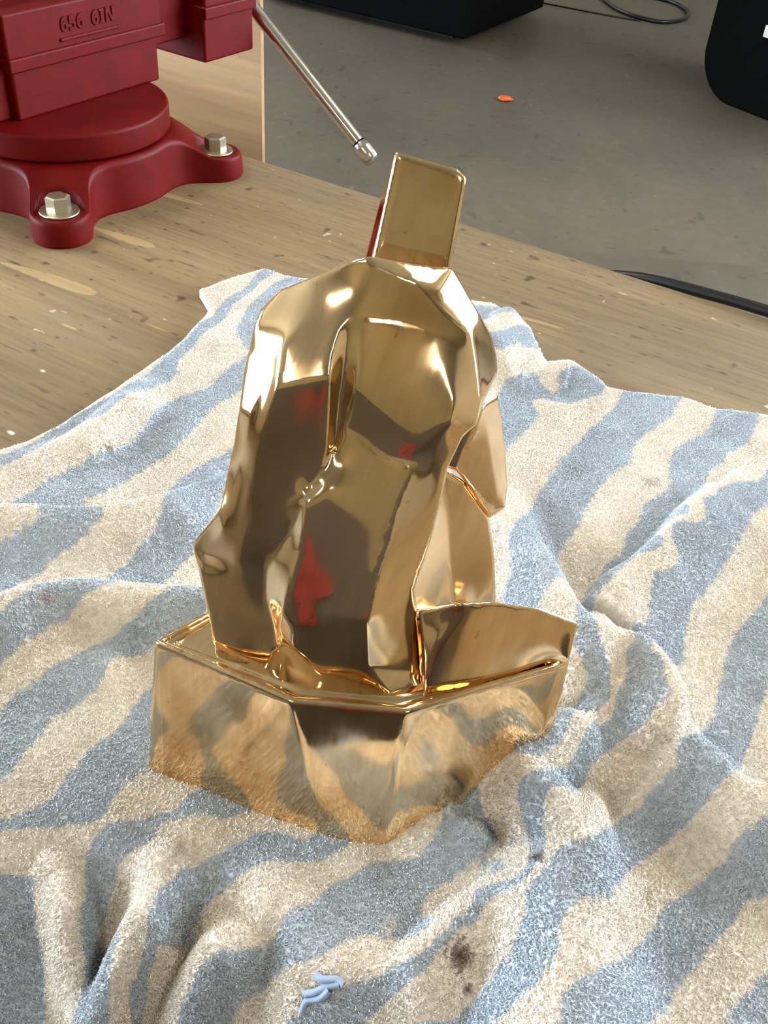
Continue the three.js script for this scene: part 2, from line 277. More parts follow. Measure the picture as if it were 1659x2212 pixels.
{
  const x0 = -.33, x1 = .46, z0 = -1.0, z1 = -.128, st = .0019, nx = Math.round((x1 - x0) / st), nz = Math.round((z1 - z0) / st);
  const id = new Int32Array((nx + 1) * (nz + 1)).fill(-1), pos = [], uv = [], idx = [];
  const H = new Float32Array((nx + 1) * (nz + 1)), inside = new Uint8Array((nx + 1) * (nz + 1));
  for (let j = 0; j <= nz; j++) for (let i = 0; i <= nx; i++) { const x = x0 + i * st, z = z0 + j * st; if (inOutline(x, z)) { inside[j * (nx + 1) + i] = 1; H[j * (nx + 1) + i] = towelHeight(x, z); } }
  const V = (i, j) => { const k = j * (nx + 1) + i; if (id[k] < 0) { id[k] = pos.length / 3; pos.push(x0 + i * st, H[k], z0 + j * st); uv.push(i / nx, j / nz); } return id[k]; };
  const loops = [], rand = rng(77);
  const edge = new Map();
  for (let j = 0; j < nz; j++) for (let i = 0; i < nx; i++) {
    const k = j * (nx + 1) + i; if (!(inside[k] && inside[k + 1] && inside[k + nx + 1] && inside[k + nx + 2])) continue;
    const a = V(i, j), b = V(i + 1, j), c = V(i, j + 1), d = V(i + 1, j + 1);
    idx.push(a, c, b, b, c, d);
    for (const [p, q] of [[a, c], [c, d], [d, b], [b, a]]) { const r = q * 4194304 + p; if (edge.has(r)) edge.delete(r); else edge.set(p * 4194304 + q, [p, q]); }
    const gx = (H[k + 1] - H[k]) / st, gz = (H[k + nx + 1] - H[k]) / st, area = st * st * Math.sqrt(1 + gx * gx + gz * gz);
    let want = area * 1250000; while (want > 0) { if (rand() < want) { const u = rand(), v = rand(); loops.push(x0 + (i + u) * st, H[k] + gx * u * st + gz * v * st, z0 + (j + v) * st, gx, gz); } want -= 1; }
  }
  const skirt = new Map(), low = (p) => { if (!skirt.has(p)) { skirt.set(p, pos.length / 3); pos.push(pos[p * 3], pos[p * 3 + 1] - .0055, pos[p * 3 + 2]); uv.push(uv[p * 2], uv[p * 2 + 1]); } return skirt.get(p); };
  for (const p of new Set([...edge.values()].flat())) {        // the hem follows the outline
    let best = st * 2, bx = 0, bz = 0; const x = pos[p * 3], z = pos[p * 3 + 2];
    for (let i = 0, j = OUTLINE.length - 1; i < OUTLINE.length; j = i++) {
      const ax = OUTLINE[j][0] / 1000, az = OUTLINE[j][1] / 1000, dx = OUTLINE[i][0] / 1000 - ax, dz = OUTLINE[i][1] / 1000 - az, t = clamp01(((x - ax) * dx + (z - az) * dz) / (dx * dx + dz * dz)), d = Math.hypot(x - ax - dx * t, z - az - dz * t);
      if (d < best) { best = d; bx = ax + dx * t; bz = az + dz * t; }
    }
    if (best < st * 2) { pos[p * 3] = bx; pos[p * 3 + 2] = bz; }
  }
  for (const [p, q] of edge.values()) { const a = low(p), b = low(q); idx.push(q, p, a, q, a, b); }
  const g = new THREE.BufferGeometry(); g.setAttribute('position', new THREE.Float32BufferAttribute(pos, 3)); g.setAttribute('uv', new THREE.Float32BufferAttribute(uv, 2)); g.setIndex(idx); g.computeVertexNormals();
  const map = texture(1400, 1540, (u, v) => cloth(x0 + u * nx * st, z0 + v * nz * st)); map.wrapS = map.wrapT = THREE.ClampToEdgeWrapping;
  part('cloth', g, new THREE.MeshStandardMaterial({ map, roughness: 1 }), towel);
  // terry pile: short bent loops of yarn standing on the cloth
  const loop = new THREE.TubeGeometry(new THREE.CatmullRomCurve3([[-.35, -.2, 0], [-.45, .55, .1], [.05, 1.15, .15], [.5, .6, 0], [.35, .1, -.1]].map((p) => new THREE.Vector3(...p).multiplyScalar(.00082))), 4, .00024, 3);
  const n = loops.length / 5, pile = new THREE.InstancedMesh(loop, new THREE.MeshStandardMaterial({ color: 0xffffff, roughness: 1 }), n);
  const o = new THREE.Object3D(), up = new THREE.Vector3(0, 1, 0), nn = new THREE.Vector3(), q1 = new THREE.Quaternion(), q2 = new THREE.Quaternion(), col = new THREE.Color();
  for (let i = 0; i < n; i++) {
    const [x, y, z, gx, gz] = [loops[i * 5], loops[i * 5 + 1], loops[i * 5 + 2], loops[i * 5 + 3], loops[i * 5 + 4]];
    nn.set(-gx + (rand() - .5) * .8 + .55 * noise2(x * 90, z * 90), 1, -gz + (rand() - .5) * .8 + .55 * noise2(x * 90 + 40, z * 90)).normalize();
    q1.setFromUnitVectors(up, nn); q2.setFromAxisAngle(up, rand() * 6.283); o.quaternion.copy(q1).multiply(q2);
    o.position.set(x, y, z); const s = .75 + rand() * .6; o.scale.set(s, s * (.8 + rand() * .5), s); o.updateMatrix(); pile.setMatrixAt(i, o.matrix);
    const c = cloth(x, z), b = .94 + .12 * rand(); col.setRGB(Math.min(1, c[0] * b), Math.min(1, c[1] * b), Math.min(1, c[2] * b), THREE.SRGBColorSpace); pile.setColorAt(i, col);
  }
  const yarn = new THREE.MeshStandardMaterial({ color: 0x9fb2cb, roughness: 1 });
  for (const line of [[[-.012,.01,-.1771],[-.0074,.0107,-.1754],[-.0033,.0111,-.1744],[.0004,.011,-.1739]],[[-.0153,.0033,-.1725],[-.0107,.0061,-.1727],[-.0062,.0085,-.1728],[-.0021,.0107,-.174]],[[-.0159,-.0042,-.1677],[-.0136,.0008,-.1701],[-.0087,.0053,-.1711],[-.0049,.0092,-.173]]]) part('loose_thread', tube(line.map(([x, y, z], i) => [x + .0012 * noise2(i * 3.1, x * 900), y, z + .0012 * noise2(i * 2.3, z * 900)]), .0015, 30, 7), yarn, towel);
  pile.name = 'terry_pile'; pile.userData.kind = 'stuff'; shade(pile); towel.add(pile);
}

// ------------------------------------------------------------------ the bronze sculpture
const STATUE = {
  torso: {
    v: { A1: [-12.8,252,-312.4], N2: [16.4,245,-322.6], Ab: [-11.9,249.1,-310.5], t3: [3.2,244.6,-310.8], t4: [11.9,241.2,-312.7], t5b: [23.4,235.3,-321.6], t5: [28.5,228.7,-321.2], t6: [35,216.7,-326.3], t7: [37.9,208.6,-325.7], t8: [38.9,203.3,-322.9], A2: [-19.5,249.4,-312], A3: [-32.6,241.7,-313.1], A4: [-44.4,234.6,-314.6], A5: [-50.2,227.8,-311.6], A6: [-52,222.5,-307.7], A7: [-53.7,213.6,-306], A8: [-55,207.5,-302.8], A9: [-55.4,196.8,-292.8], A10: [-59.9,175.8,-296.1], A11: [-63,156.7,-283.9], b: [-30.2,233.3,-304.9], c: [-40.7,222.9,-297.2], d: [-21.3,229.2,-299.7], e: [-11,244.9,-309.7], f: [-16.8,232.6,-303.3], j: [-12.5,231.3,-303.2], j2: [1.1,230.2,-305.5], k: [8.4,228.1,-305.6], l: [12.1,225.6,-305.4], m1: [15.2,218.4,-301.8], m: [21.5,206.6,-295], m2: [19.7,201.5,-291.8], n: [8.6,184.6,-287.4], h: [-14.3,194.2,-290], h1: [-8.8,189.9,-287.9], h2: [-3.2,186.5,-286.6], s1: [-5.3,203.7,-291.4], s2: [10.2,190.9,-288.2], o1: [27.4,227,-317.3], rr: [25.4,226.6,-309.3], o2: [27.9,219.4,-307.3], o3: [31.8,205.1,-301.6], o4: [31.2,197.1,-296.3], ob: [26.5,192.3,-293.9], U0: [33.3,200.9,-304.8], q: [-40.9,215.8,-291.7], g0: [-23,221.3,-293.2], q2: [-41.6,210.6,-288.1], gh: [-22.8,216.1,-289.4], g1: [-22.8,204.7,-287.6], gi: [-22.8,187.7,-284.3], i: [-21.3,184,-287.2], c1: [-18,223.5,-299.9], c2: [-19.4,205.4,-295.1], c3: [-20.2,184.9,-289.7], sr: [-13.9,210.3,-293], jB: [-12.3,232.7,-304.2], j2B: [1,231.6,-306.4], kB: [8.9,229.5,-306.5], lB: [13.1,226.6,-306.2], m1B: [16.3,218.6,-302.2], mB: [22.9,206.4,-295.2], m2B: [20.8,200.7,-291.1], hB: [-14.6,192.8,-289.1], h1B: [-9.2,188.5,-286.9], h2B: [-3.4,185,-285.4], nB: [8.4,183,-286.3], xx: [13.3,235.5,-309], X1: [-44.4,200.7,-286.4], X2: [-49.3,173.2,-281.8], X3: [-51.9,163.5,-280.5], z1: [-55.5,137.6,-276.4], u1: [-44.1,215.9,-296.9], u2: [-50.6,198.4,-288.8], u3: [-54.9,176.3,-287.7], u4: [-61.5,147.9,-279.8], E5: [-70.3,131.8,-283.8], E1: [-75.6,134.2,-285.9], E2: [-72.2,127,-280], E3: [-68.6,108.7,-274], E4: [-66.1,95,-270.2], K1: [-63.7,126.8,-277.2], K2: [-55.6,132.2,-275.8], K3: [-49.3,130,-274.1], K4: [-43.5,123.9,-271.4], z2: [-43.8,135.6,-274.5], y2: [-41,141.4,-274.1], y1: [-34,155.3,-275], y0: [-28.7,170.7,-274.9], i2: [-28.1,173.9,-280.1], r1: [-29.1,163.6,-271.9], r2: [-30,151.5,-268.5], r3: [-32.7,139.6,-265], r4: [-35.6,126.2,-261.7], K5: [-38.8,111.5,-266.3], K6: [-37.5,102.5,-264], F1: [-42.6,90.6,-263], F2: [-41,86,-262.1], B1: [-66.3,86,-274.2], r6: [-35.9,86,-267.2], T0: [-21.8,174.7,-278], R1: [-18.6,165.3,-275], R2: [-16,154.7,-271.5], R3: [-14.4,136.6,-265], R4: [-14.8,127.3,-261.4], M1: [-21.9,125.1,-261.7], M2: [-30,119.7,-259.7], D2: [-31.9,109,-260.5], D3: [-20.7,96,-257.4], B3: [-20,86,-257.8], V6: [-1,103.5,-257.2], B4: [11.1,86,-252.9], V1: [8.2,182.4,-285.4], V2: [3.9,170.8,-279.2], V3: [2.5,157.9,-273.2], V4: [-1.6,142.9,-265.5], V5: [-3,127.9,-259.6], Q1: [22.3,179.9,-290.7], Q2: [21.2,167.6,-287], Q3: [19,151.7,-281.8], Q4: [14.9,131.7,-274.4], Q5: [16.6,123,-273.5], Q6: [20.9,92.8,-264], Q7: [23.3,86,-254.9] },
    f: 'b A3 A4, A4 A5 A6, A6 A7 u1, c b A4, A4 A6 u1, u1 c A4 | e Ab A1, A1 A2 A3, A3 b d, d f e, e A1 A3, A3 d e | g0 d b, b c q, q g0 b | g0 q q2, q2 gh g0 | gh q2 X1, X2 X3 z1, z1 z2 y2, y2 y1 y0, i2 gi g1, g1 gh X1, X1 X2 z1, z1 y2 y0, i2 g1 X1, X1 z1 y0, y0 i2 X1 | X1 q2 q, q c u1, u1 u2 u3, u4 E5 z1, X3 X2 X1, X1 q u1, u1 u3 u4, u4 z1 X3, X3 X1 u1, u1 u4 X3 | A9 u2 u1, u1 A7 A8, A8 A9 u1 | u4 u3 u2, u2 A9 A10, A10 A11 u4, u4 u2 A10 | E5 u4 A11, A11 E1 E5 | E5 E1 E2, E2 K1 K2, K2 z1 E5, E5 E2 K2 | K4 z2 z1, z1 K2 K3, K3 K4 z1 | r1 y0 y1, y2 z2 K4, K5 K6 r4, r3 r2 r1, r1 y1 y2, y2 K4 K5, K5 r4 r3, r3 r1 y2, y2 K5 r3 | K1 E2 E3, E3 E4 F1, F1 K6 K5, K5 K4 K3, K3 K2 K1, K1 E3 F1, F1 K5 K3, K3 K1 F1 | F2 F1 E4, E4 B1 F2 | F2 r6 K6, K6 F1 F2 | i gi i2, i2 y0 T0, T0 i i2 | R1 T0 y0, r2 r3 r4, r4 M2 M1, M1 R4 R3, R3 R2 R1, R1 y0 r1, r2 r4 M1, M1 R3 R1, R1 r1 r2, r2 M1 R1 | M1 M2 D2, D2 D3 V6, V6 V5 R4, R4 M1 D2, D2 V6 R4 | M2 r4 K6, K6 r6 D2, D2 M2 K6 | D3 D2 r6, r6 B3 D3 | V6 D3 B3, B3 B4 V6 | hB i T0, R3 R4 V5, V4 V3 V2, V2 V1 nB, h1B hB T0, R2 R3 V5, V2 nB h2B, h2B h1B T0, R1 R2 V5, V4 V2 h2B, h2B T0 R1, R1 V5 V4, V4 h2B R1 | xx t3 Ab, e f jB, kB lB rr, rr xx Ab, e jB j2B, j2B kB rr, rr Ab e, e j2B rr | o1 t4 t3, t3 xx rr, rr o1 t3 | N2 A1 Ab, Ab t3 t4, t4 N2 Ab | t5b N2 t4, t4 o1 t5, t5 t5b t4 | o2 rr lB, lB m1B mB, mB m2B ob, ob o4 o3, o3 o2 lB, mB ob o3, o3 lB mB | Q1 ob m2B, m2B m2 n, V1 V2 V3, V3 V4 V5, V5 V6 Q6, Q6 Q5 Q4, Q4 Q3 Q2, Q2 Q1 m2B, m2B n nB, V1 V3 V5, V5 Q6 Q4, Q4 Q2 m2B, m2B nB V1, V1 V5 Q4, Q4 m2B V1 | Q6 V6 B4, B4 Q7 Q6 | o1 rr o2, o3 o4 U0, U0 t8 t7, t7 t6 t5, t5 o1 o2, o2 o3 U0, U0 t7 t5, t5 o2 U0 | c1 f d, d g0 gh, g1 gi i, i c3 c2, c2 c1 d, d gh g1, g1 i c2, c2 d g1 | j jB f, f c1 c2, c3 i hB, hB h sr, sr j f, f c2 c3, c3 hB sr, sr f c3 | k j2 j, j sr s1, s1 s2 m2, m2 m m1, m1 l k, k j s1, s1 m2 m1, m1 k s1 | s2 s1 sr, sr h h1, h1 h2 n, n s2 sr, sr h1 n | n m2 s2 | j2B jB j, k l lB, lB kB j2B, j2B j j2, j2 k lB, lB j2B j2 | m1B lB l, l m1 m, m m2 m2B, mB m1B l, m m2B mB, mB l m | h1 h hB, hB h1B h2B, h2B nB n, h2 h1 hB, h2B n h2, h2 hB h2B',
    back: [.035,.062], fall: 0.66,
  },
  head: {
    v: { H1: [-7.3,276.3,-345.8], H2: [15.6,272.3,-344.8], H2b: [19,269.4,-343.9], H3: [16.3,235.7,-333.4], H4: [-12.9,237.5,-333.7], H5: [-15.9,232.7,-345], H6: [-10.7,258.3,-360] },
    f: 'H2 H1 H4, H4 H3 H2b, H2b H2 H4 | H4 H1 H6, H6 H5 H4',
    back: [.02,.034], fall: 0.5,
  },
  plinth: {
    v: { At: [-91.4,86,-272.3], Kt: [-30.1,89,-244.8], Bt: [15.9,89,-244.5], Ct: [78.1,88,-275.9], Dt: [84,88,-280.4], Et: [-72.9,88,-290.1], Gt: [73.6,88,-295.7], Ht: [-51.4,88,-301.2], Ab: [-100,1,-266.1], Kb: [-12.8,1,-239.1], Mb: [2.2,1,-235.3], Bb: [13.1,1,-237.5] },
    f: '',
    back: null, fall: 0.6,
  },
  thigh: {
    v: { tl: [16.4,122.7,-273], t1: [31.1,131.4,-268.8], t2: [47.2,128.9,-274.5], t3: [64.3,122.6,-279.7], tp: [84.8,110.5,-284.9], rb: [83,94,-277.4], b1: [78.5,87,-280.7], b2: [59.5,87,-268.9], b3: [39.5,87,-260.5], b4: [23,87,-254.1], c1: [34.1,127.3,-268.9], c2: [25.5,114.8,-262.4], c3: [22.4,98.5,-257.2] },
    f: 'c1 t1 tl, tl c3 c2, c2 c1 tl | t3 t2 t1, c1 c2 c3, c3 b4 b3, b3 b2 b1, b1 rb tp, tp t3 t1, c1 c3 b3, b3 b1 tp, tp t1 c1, c1 b3 tp | c3 tl b4',
    back: [.007,.014], fall: 1,
  },
  upper_arm: {
    v: { a0: [35.5,187.7,-325], a1: [42.3,184.6,-337.9], a2: [48.8,159.9,-335.1], a3: [51.9,143.8,-330.9], a4: [51.8,134.7,-325.3], a5: [48.2,138.4,-324.1], a6: [40.8,169.5,-325.3], a7: [45.6,130.7,-322.2], a8: [30.9,156.8,-315.3], a9: [27.2,161.2,-314.3], aA: [21.5,163.4,-314], aB: [28.1,183.7,-318.6], aC: [34.4,178.6,-320.3], aD: [29.4,169.1,-316.6] },
    f: 'a1 a0 a6, a6 a5 a4, a4 a3 a2, a2 a1 a6, a6 a4 a2 | a6 a0 aC, aC aD a9, a8 a7 a5, a5 a6 aC, aC a9 a8, a8 a5 aC | aD aC aB, aB aA a9, a9 aD aB | a4 a5 a7 | aC a0 aB',
    back: [.016,.03], fall: 0.8,
  },
  forearm: {
    v: { f0: [21.2,162.2,-315], f1: [31.2,154,-318.9], f2: [45.4,131.5,-323], f3: [49.4,115.3,-321.2], f4: [55.8,80.3,-315.6], f5: [34.7,95,-302.3], f6: [30,117.4,-306.3], f7: [26,143,-312.3], f8: [14.1,112.4,-278.6], f9: [11.7,124.2,-281.7], fA: [13.8,130.5,-288.3], fB: [19.9,149.8,-308.5] },
    f: 'f1 f0 f7, f7 f6 f5, f5 f4 f3, f3 f2 f1, f1 f7 f5, f5 f3 f1 | f7 f0 fB, fA f9 f8, f8 f5 f6, f6 f7 fB, fB fA f8, f8 f6 fB',
    back: [.012,.024], fall: 0.95,
  },
};
// facets -> closed shell -> even triangles -> edges eased as by hand polishing
function roundShell(verts, tris, L, ease, wave, face) {
  let T = tris.map((t) => t.slice());
  const key = (a, b) => a < b ? a * 1e6 + b : b * 1e6 + a;
  const feature = new Set(), seen = new Map(), fixed = new Set(verts.map((v, i) => i));   // edges where two facets meet stay crisp; inside a facet the sheet is drawn taut
  if (face) tris.forEach((t, i) => { for (let k = 0; k < 3; k++) { const q = key(t[k], t[(k + 1) % 3]), f = face[i] ?? 'back' + i; if (seen.has(q)) { if (seen.get(q) !== f) feature.add(q); seen.delete(q); } else seen.set(q, f); } });
  if (face) for (const q of seen.keys()) feature.add(q);
  const len = (a, b) => Math.hypot(verts[a][0] - verts[b][0], verts[a][1] - verts[b][1], verts[a][2] - verts[b][2]);
  for (let pass = 0; pass < 40; pass++) {
    const mid = new Map();
    for (const t of T) { let m = 0, e = 0; for (let k = 0; k < 3; k++) { const l = len(t[k], t[(k + 1) % 3]); if (l > m) { m = l; e = k; } } if (m > L) { const q = key(t[e], t[(e + 1) % 3]); if (!mid.has(q)) mid.set(q, -1); } }
    if (!mid.size) break;
    const out = [];
    const M = (a, b) => { const q = key(a, b); if (mid.get(q) < 0) { const m = verts.length; mid.set(q, m); verts.push([0, 1, 2].map((i) => (verts[a][i] + verts[b][i]) / 2)); if (!face || feature.has(q)) { fixed.add(m); feature.add(key(a, m)); feature.add(key(m, b)); } } return mid.get(q); };
    const cut = (t) => { let m = -1, e = -1; for (let k = 0; k < 3; k++) { if (mid.has(key(t[k], t[(k + 1) % 3]))) { const l = len(t[k], t[(k + 1) % 3]); if (l > m) { m = l; e = k; } } }
      if (e < 0) { out.push(t); return; } const a = t[e], b = t[(e + 1) % 3], c = t[(e + 2) % 3], x = M(a, b); cut([a, x, c]); cut([x, b, c]); };
    for (const t of T) cut(t); T = out;
  }
  const N = verts.length, nb = Array.from({ length: N }, () => new Set()); for (const [a, b, c] of T) { nb[a].add(b); nb[a].add(c); nb[b].add(a); nb[b].add(c); nb[c].add(a); nb[c].add(b); }
  const free = []; for (let i = 0; i < N; i++) if (!fixed.has(i)) free.push(i);
  const ring = nb.map((s) => [...s]);
  for (let it = 0; it < 110; it++) for (const i of free) { const s = [0, 0, 0], r = ring[i]; for (const j of r) { const v = verts[j]; s[0] += v[0]; s[1] += v[1]; s[2] += v[2]; } const w = 1.5 / r.length, v = verts[i]; verts[i] = [v[0] * -.5 + s[0] * w, v[1] * -.5 + s[1] * w, v[2] * -.5 + s[2] * w]; }
  for (let it = 0; it < ease; it++) { const nv = verts.map((v, i) => { if (!nb[i].size) return v; const s = [0, 0, 0]; for (const j of nb[i]) for (let k = 0; k < 3; k++) s[k] += verts[j][k]; return v.map((q, k) => q * .5 + .5 * s[k] / nb[i].size); }); verts = nv; }
  const g = new THREE.BufferGeometry(); g.setAttribute('position', new THREE.Float32BufferAttribute(verts.flat(), 3)); g.setIndex(T.flat()); g.computeVertexNormals();
  if (wave) { const p = g.attributes.position, n = g.attributes.normal; for (let i = 0; i < N; i++) { const x = p.getX(i), y = p.getY(i), z = p.getZ(i), d = wave * (fbm(x * 38 + z * 9, y * 30 + z * 31, 2)); p.setXYZ(i, x + n.getX(i) * d, y + n.getY(i) * d, z + n.getZ(i) * d); } g.computeVertexNormals(); }
  const q = g.attributes.normal; for (let it = 0; it < 3; it++) { const m = new Float32Array(N * 3); for (let i = 0; i < N; i++) { let a = q.getX(i), b = q.getY(i), c = q.getZ(i); for (const j of ring[i]) { a += q.getX(j) * .7; b += q.getY(j) * .7; c += q.getZ(j) * .7; } const l = Math.hypot(a, b, c) || 1; m[i * 3] = a / l; m[i * 3 + 1] = b / l; m[i * 3 + 2] = c / l; } q.array.set(m); }
  const p = g.attributes.position, uv = new Float32Array(p.count * 2); for (let i = 0; i < p.count; i++) { uv[i * 2] = p.getX(i) + .6 * p.getZ(i); uv[i * 2 + 1] = p.getY(i); } g.setAttribute('uv', new THREE.BufferAttribute(uv, 2));
  return g;
}
function facetShell(S) {                                   // a facet is a run of triangles between bars; edges between facets are features
  const names = Object.keys(S.v), verts = names.map((k) => S.v[k].map((e) => e / 1000)), tris = [], face = [];
  S.f.split(' | ').forEach((poly, f) => { for (const t of poly.split(', ')) { tris.push(t.split(' ').map((k) => names.indexOf(k))); face.push(f); } });
  if (S.back) {                                            // the side away from the window of view: the shell goes round and closes
    const dir = new Set(); for (const t of tris) for (let k = 0; k < 3; k++) dir.add(t[k] * 10000 + t[(k + 1) % 3]);
    const rim = []; for (const t of tris) for (let k = 0; k < 3; k++) { const a = t[k], b = t[(k + 1) % 3]; if (!dir.has(b * 10000 + a)) rim.push([a, b]); }
    const ids = [...new Set(rim.flat())], c = [0, 1, 2].map((k) => ids.reduce((s, i) => s + verts[i][k], 0) / ids.length), zmin = Math.min(...ids.map((i) => verts[i][2])), ymin = Math.min(...ids.map((i) => verts[i][1]));
    let prev = new Map(ids.map((i) => [i, i]));
    [[S.back[0], .12, .35], [S.back[1], .45, .8]].forEach(([dz, sh, fl]) => {
      const cur = new Map(); for (const i of ids) { const v = verts[i]; cur.set(i, verts.length); const nz = v[2] + (zmin + .012 - v[2]) * fl - dz; verts.push([v[0] + (c[0] - v[0]) * sh, Math.max(ymin, v[1] + (c[1] - v[1]) * sh - S.fall * Math.max(0, v[2] - nz)), nz]); }
      for (const [a, b] of rim) { tris.push([prev.get(b), prev.get(a), cur.get(a)], [prev.get(b), cur.get(a), cur.get(b)]); }
      prev = cur;
    });
    const m = verts.length; verts.push([0, 1, 2].map((k) => [...prev.values()].reduce((s, i) => s + verts[i][k], 0) / prev.size)); for (const [a, b] of rim) tris.push([prev.get(b), prev.get(a), m]);
  }
  return [verts, tris, face];
}
const BRUSH = texture(512, 512, (u, v) => { const x = u * .25, y = v * .25; const k = .5 + .5 * fbm(x * 900, y * 60, 3), m = .5 + .6 * fbm(x * 60, y * 60, 4); return [0, clamp01(.62 + .28 * (k - .5) + .5 * (m - .5)), 0]; }, false);
BRUSH.repeat.set(4, 4);
const TARNISH = texture(512, 512, (u, v) => { const x = u * .25, y = v * .25; const m = fbm(x * 42, y * 42, 4), s = fbm(x * 500, y * 45, 3), w = noise2(x * 300, y * 300); let c = [.965, .845, .67]; c = mix(c, [.88, .72, .51], clamp01(m * 1.2)); c = c.map((k) => k * (1 + .05 * s)); const d = fbm(x * 24 + 30, y * 20, 4); if (d > .12) c = mix(c, [.70, .56, .36], clamp01((d - .12) * 3) * .35); if (w > .955) c = mix(c, [.5, .36, .2], .3); return c; });
TARNISH.repeat.set(4, 4);
const bronze = new THREE.MeshStandardMaterial({ color: 0xffffff, map: TARNISH, metalness: 1, roughness: .155, roughnessMap: BRUSH });
const statue = thing('bronze_sculpture', 'polished bronze cubist sculpture of a seated figure seen from behind on a faceted plinth', 'sculpture', [0, BENCH, 0]);
for (const [name, k, L, ease] of [['torso', 'torso', .0013, 4], ['head', 'head', .0015, 3], ['thigh', 'thigh', .0014, 4], ['upper_arm', 'upper_arm', .0013, 4], ['forearm', 'forearm', .0013, 4]]) {
  const [v, t, f] = facetShell(STATUE[k]); part(name, roundShell(v, t, L, ease, .0009, f), bronze, statue);
}
{
  const S = STATUE.plinth.v, P = {}; for (const k in S) P[k] = S[k].map((e) => e / 1000);
  P.Cb = [P.Ct[0] + .003, .001, P.Ct[2] + .002]; P.Db = [P.Dt[0] + .002, .001, P.Dt[2]]; P.Gb = [P.Gt[0] + .002, .001, P.Gt[2]]; P.Hb = [P.Ht[0] - .003, .001, P.Ht[2]]; P.Eb = [P.Et[0] - .008, .001, P.Et[2]];
  const ring = ['At', 'Kt', 'Bt', 'Ct', 'Dt', 'Gt', 'Ht', 'Et'], low = { At: ['Ab'], Kt: ['Kb'], Bt: ['Mb', 'Bb'], Ct: ['Cb'], Dt: ['Db'], Gt: ['Gb'], Ht: ['Hb'], Et: ['Eb'] };
  const names = Object.keys(P), verts = names.map((k) => P[k].slice()), I = (k) => names.indexOf(k), tris = [], face = [], rimN = ring.length;
  for (let i = 0; i < rimN; i++) {
    const a = ring[i], b = ring[(i + 1) % rimN], la = low[a][low[a].length - 1], lb = low[b][0];
    tris.push([I(a), I(la), I(lb)], [I(a), I(lb), I(b)]); face.push('w' + i, 'w' + i); if (low[b].length > 1) { tris.push([I(b), I(low[b][0]), I(low[b][1])]); face.push('w' + i); }
  }
  const c = [-.005, -.30];
  const insetRing = (s, dy) => ring.map((k) => { const v = P[k], dx = c[0] - v[0], dz = c[1] - v[2], l = Math.hypot(dx, dz); verts.push([v[0] + dx / l * s, v[1] + dy, v[2] + dz / l * s]); return verts.length - 1; });
  const outer = ring.map(I), r1 = insetRing(.0034, .0004), r2 = insetRing(.0044, -.0026), r3 = insetRing(.0075, -.0026), r4 = insetRing(.0085, -.0016);
  const band = (A, B) => { for (let i = 0; i < rimN; i++) { const j = (i + 1) % rimN; tris.push([A[i], A[j], B[j]], [A[i], B[j], B[i]]); face.push('b' + A[i], 'b' + A[i]); } };
  band(outer, r1); band(r1, r2); band(r2, r3); band(r3, r4);
  verts.push([c[0], .087, c[1]]); const m = verts.length - 1; for (let i = 0; i < rimN; i++) { tris.push([r4[i], r4[(i + 1) % rimN], m]); face.push('top'); }
  const bot = ring.flatMap((k) => low[k]).map(I); verts.push([c[0], .001, c[1]]); const b0 = verts.length - 1; for (let i = 0; i < bot.length; i++) { tris.push([bot[(i + 1) % bot.length], bot[i], b0]); face.push('under'); }
  part('plinth', roundShell(verts, tris, .0015, 3, .0006, face), bronze, statue).position.y = .004;
}

// ------------------------------------------------------------------ the vise
const PAINT = texture(512, 512, (u, v) => { const x = u * .3, y = v * .3; const m = fbm(x * 70, y * 70, 4), chip = noise2(x * 150, y * 150), d = fbm(x * 20 + 5, y * 20, 3); let c = [.365, .012, .007]; c = c.map((k) => k * (1 + .12 * m)); if (chip > .88) c = mix(c, [.22, .12, .11], .75); c = mix(c, [.52, .24, .2], clamp01(d - .15) * .5); return c; });
PAINT.repeat.set(1 / .3, 1 / .3);
const redPaint = new THREE.MeshPhysicalMaterial({ map: PAINT, roughness: .5, specularIntensity: .3, bumpMap: PAINT, bumpScale: .0008 });
const steel = new THREE.MeshStandardMaterial({ color: 0xc9c6bd, metalness: 1, roughness: .22 });
const zinc = new THREE.MeshStandardMaterial({ color: 0xb9b39c, metalness: 1, roughness: .38 });
const darkIron = new THREE.MeshStandardMaterial({ color: 0x3a0c0c, roughness: .6 });
const vise = thing('bench_vise', 'heavy red cast iron bench vise bolted to the far corner of the workbench', 'vise', [-.35, BENCH, -.97], 59.27 * Math.PI / 180);
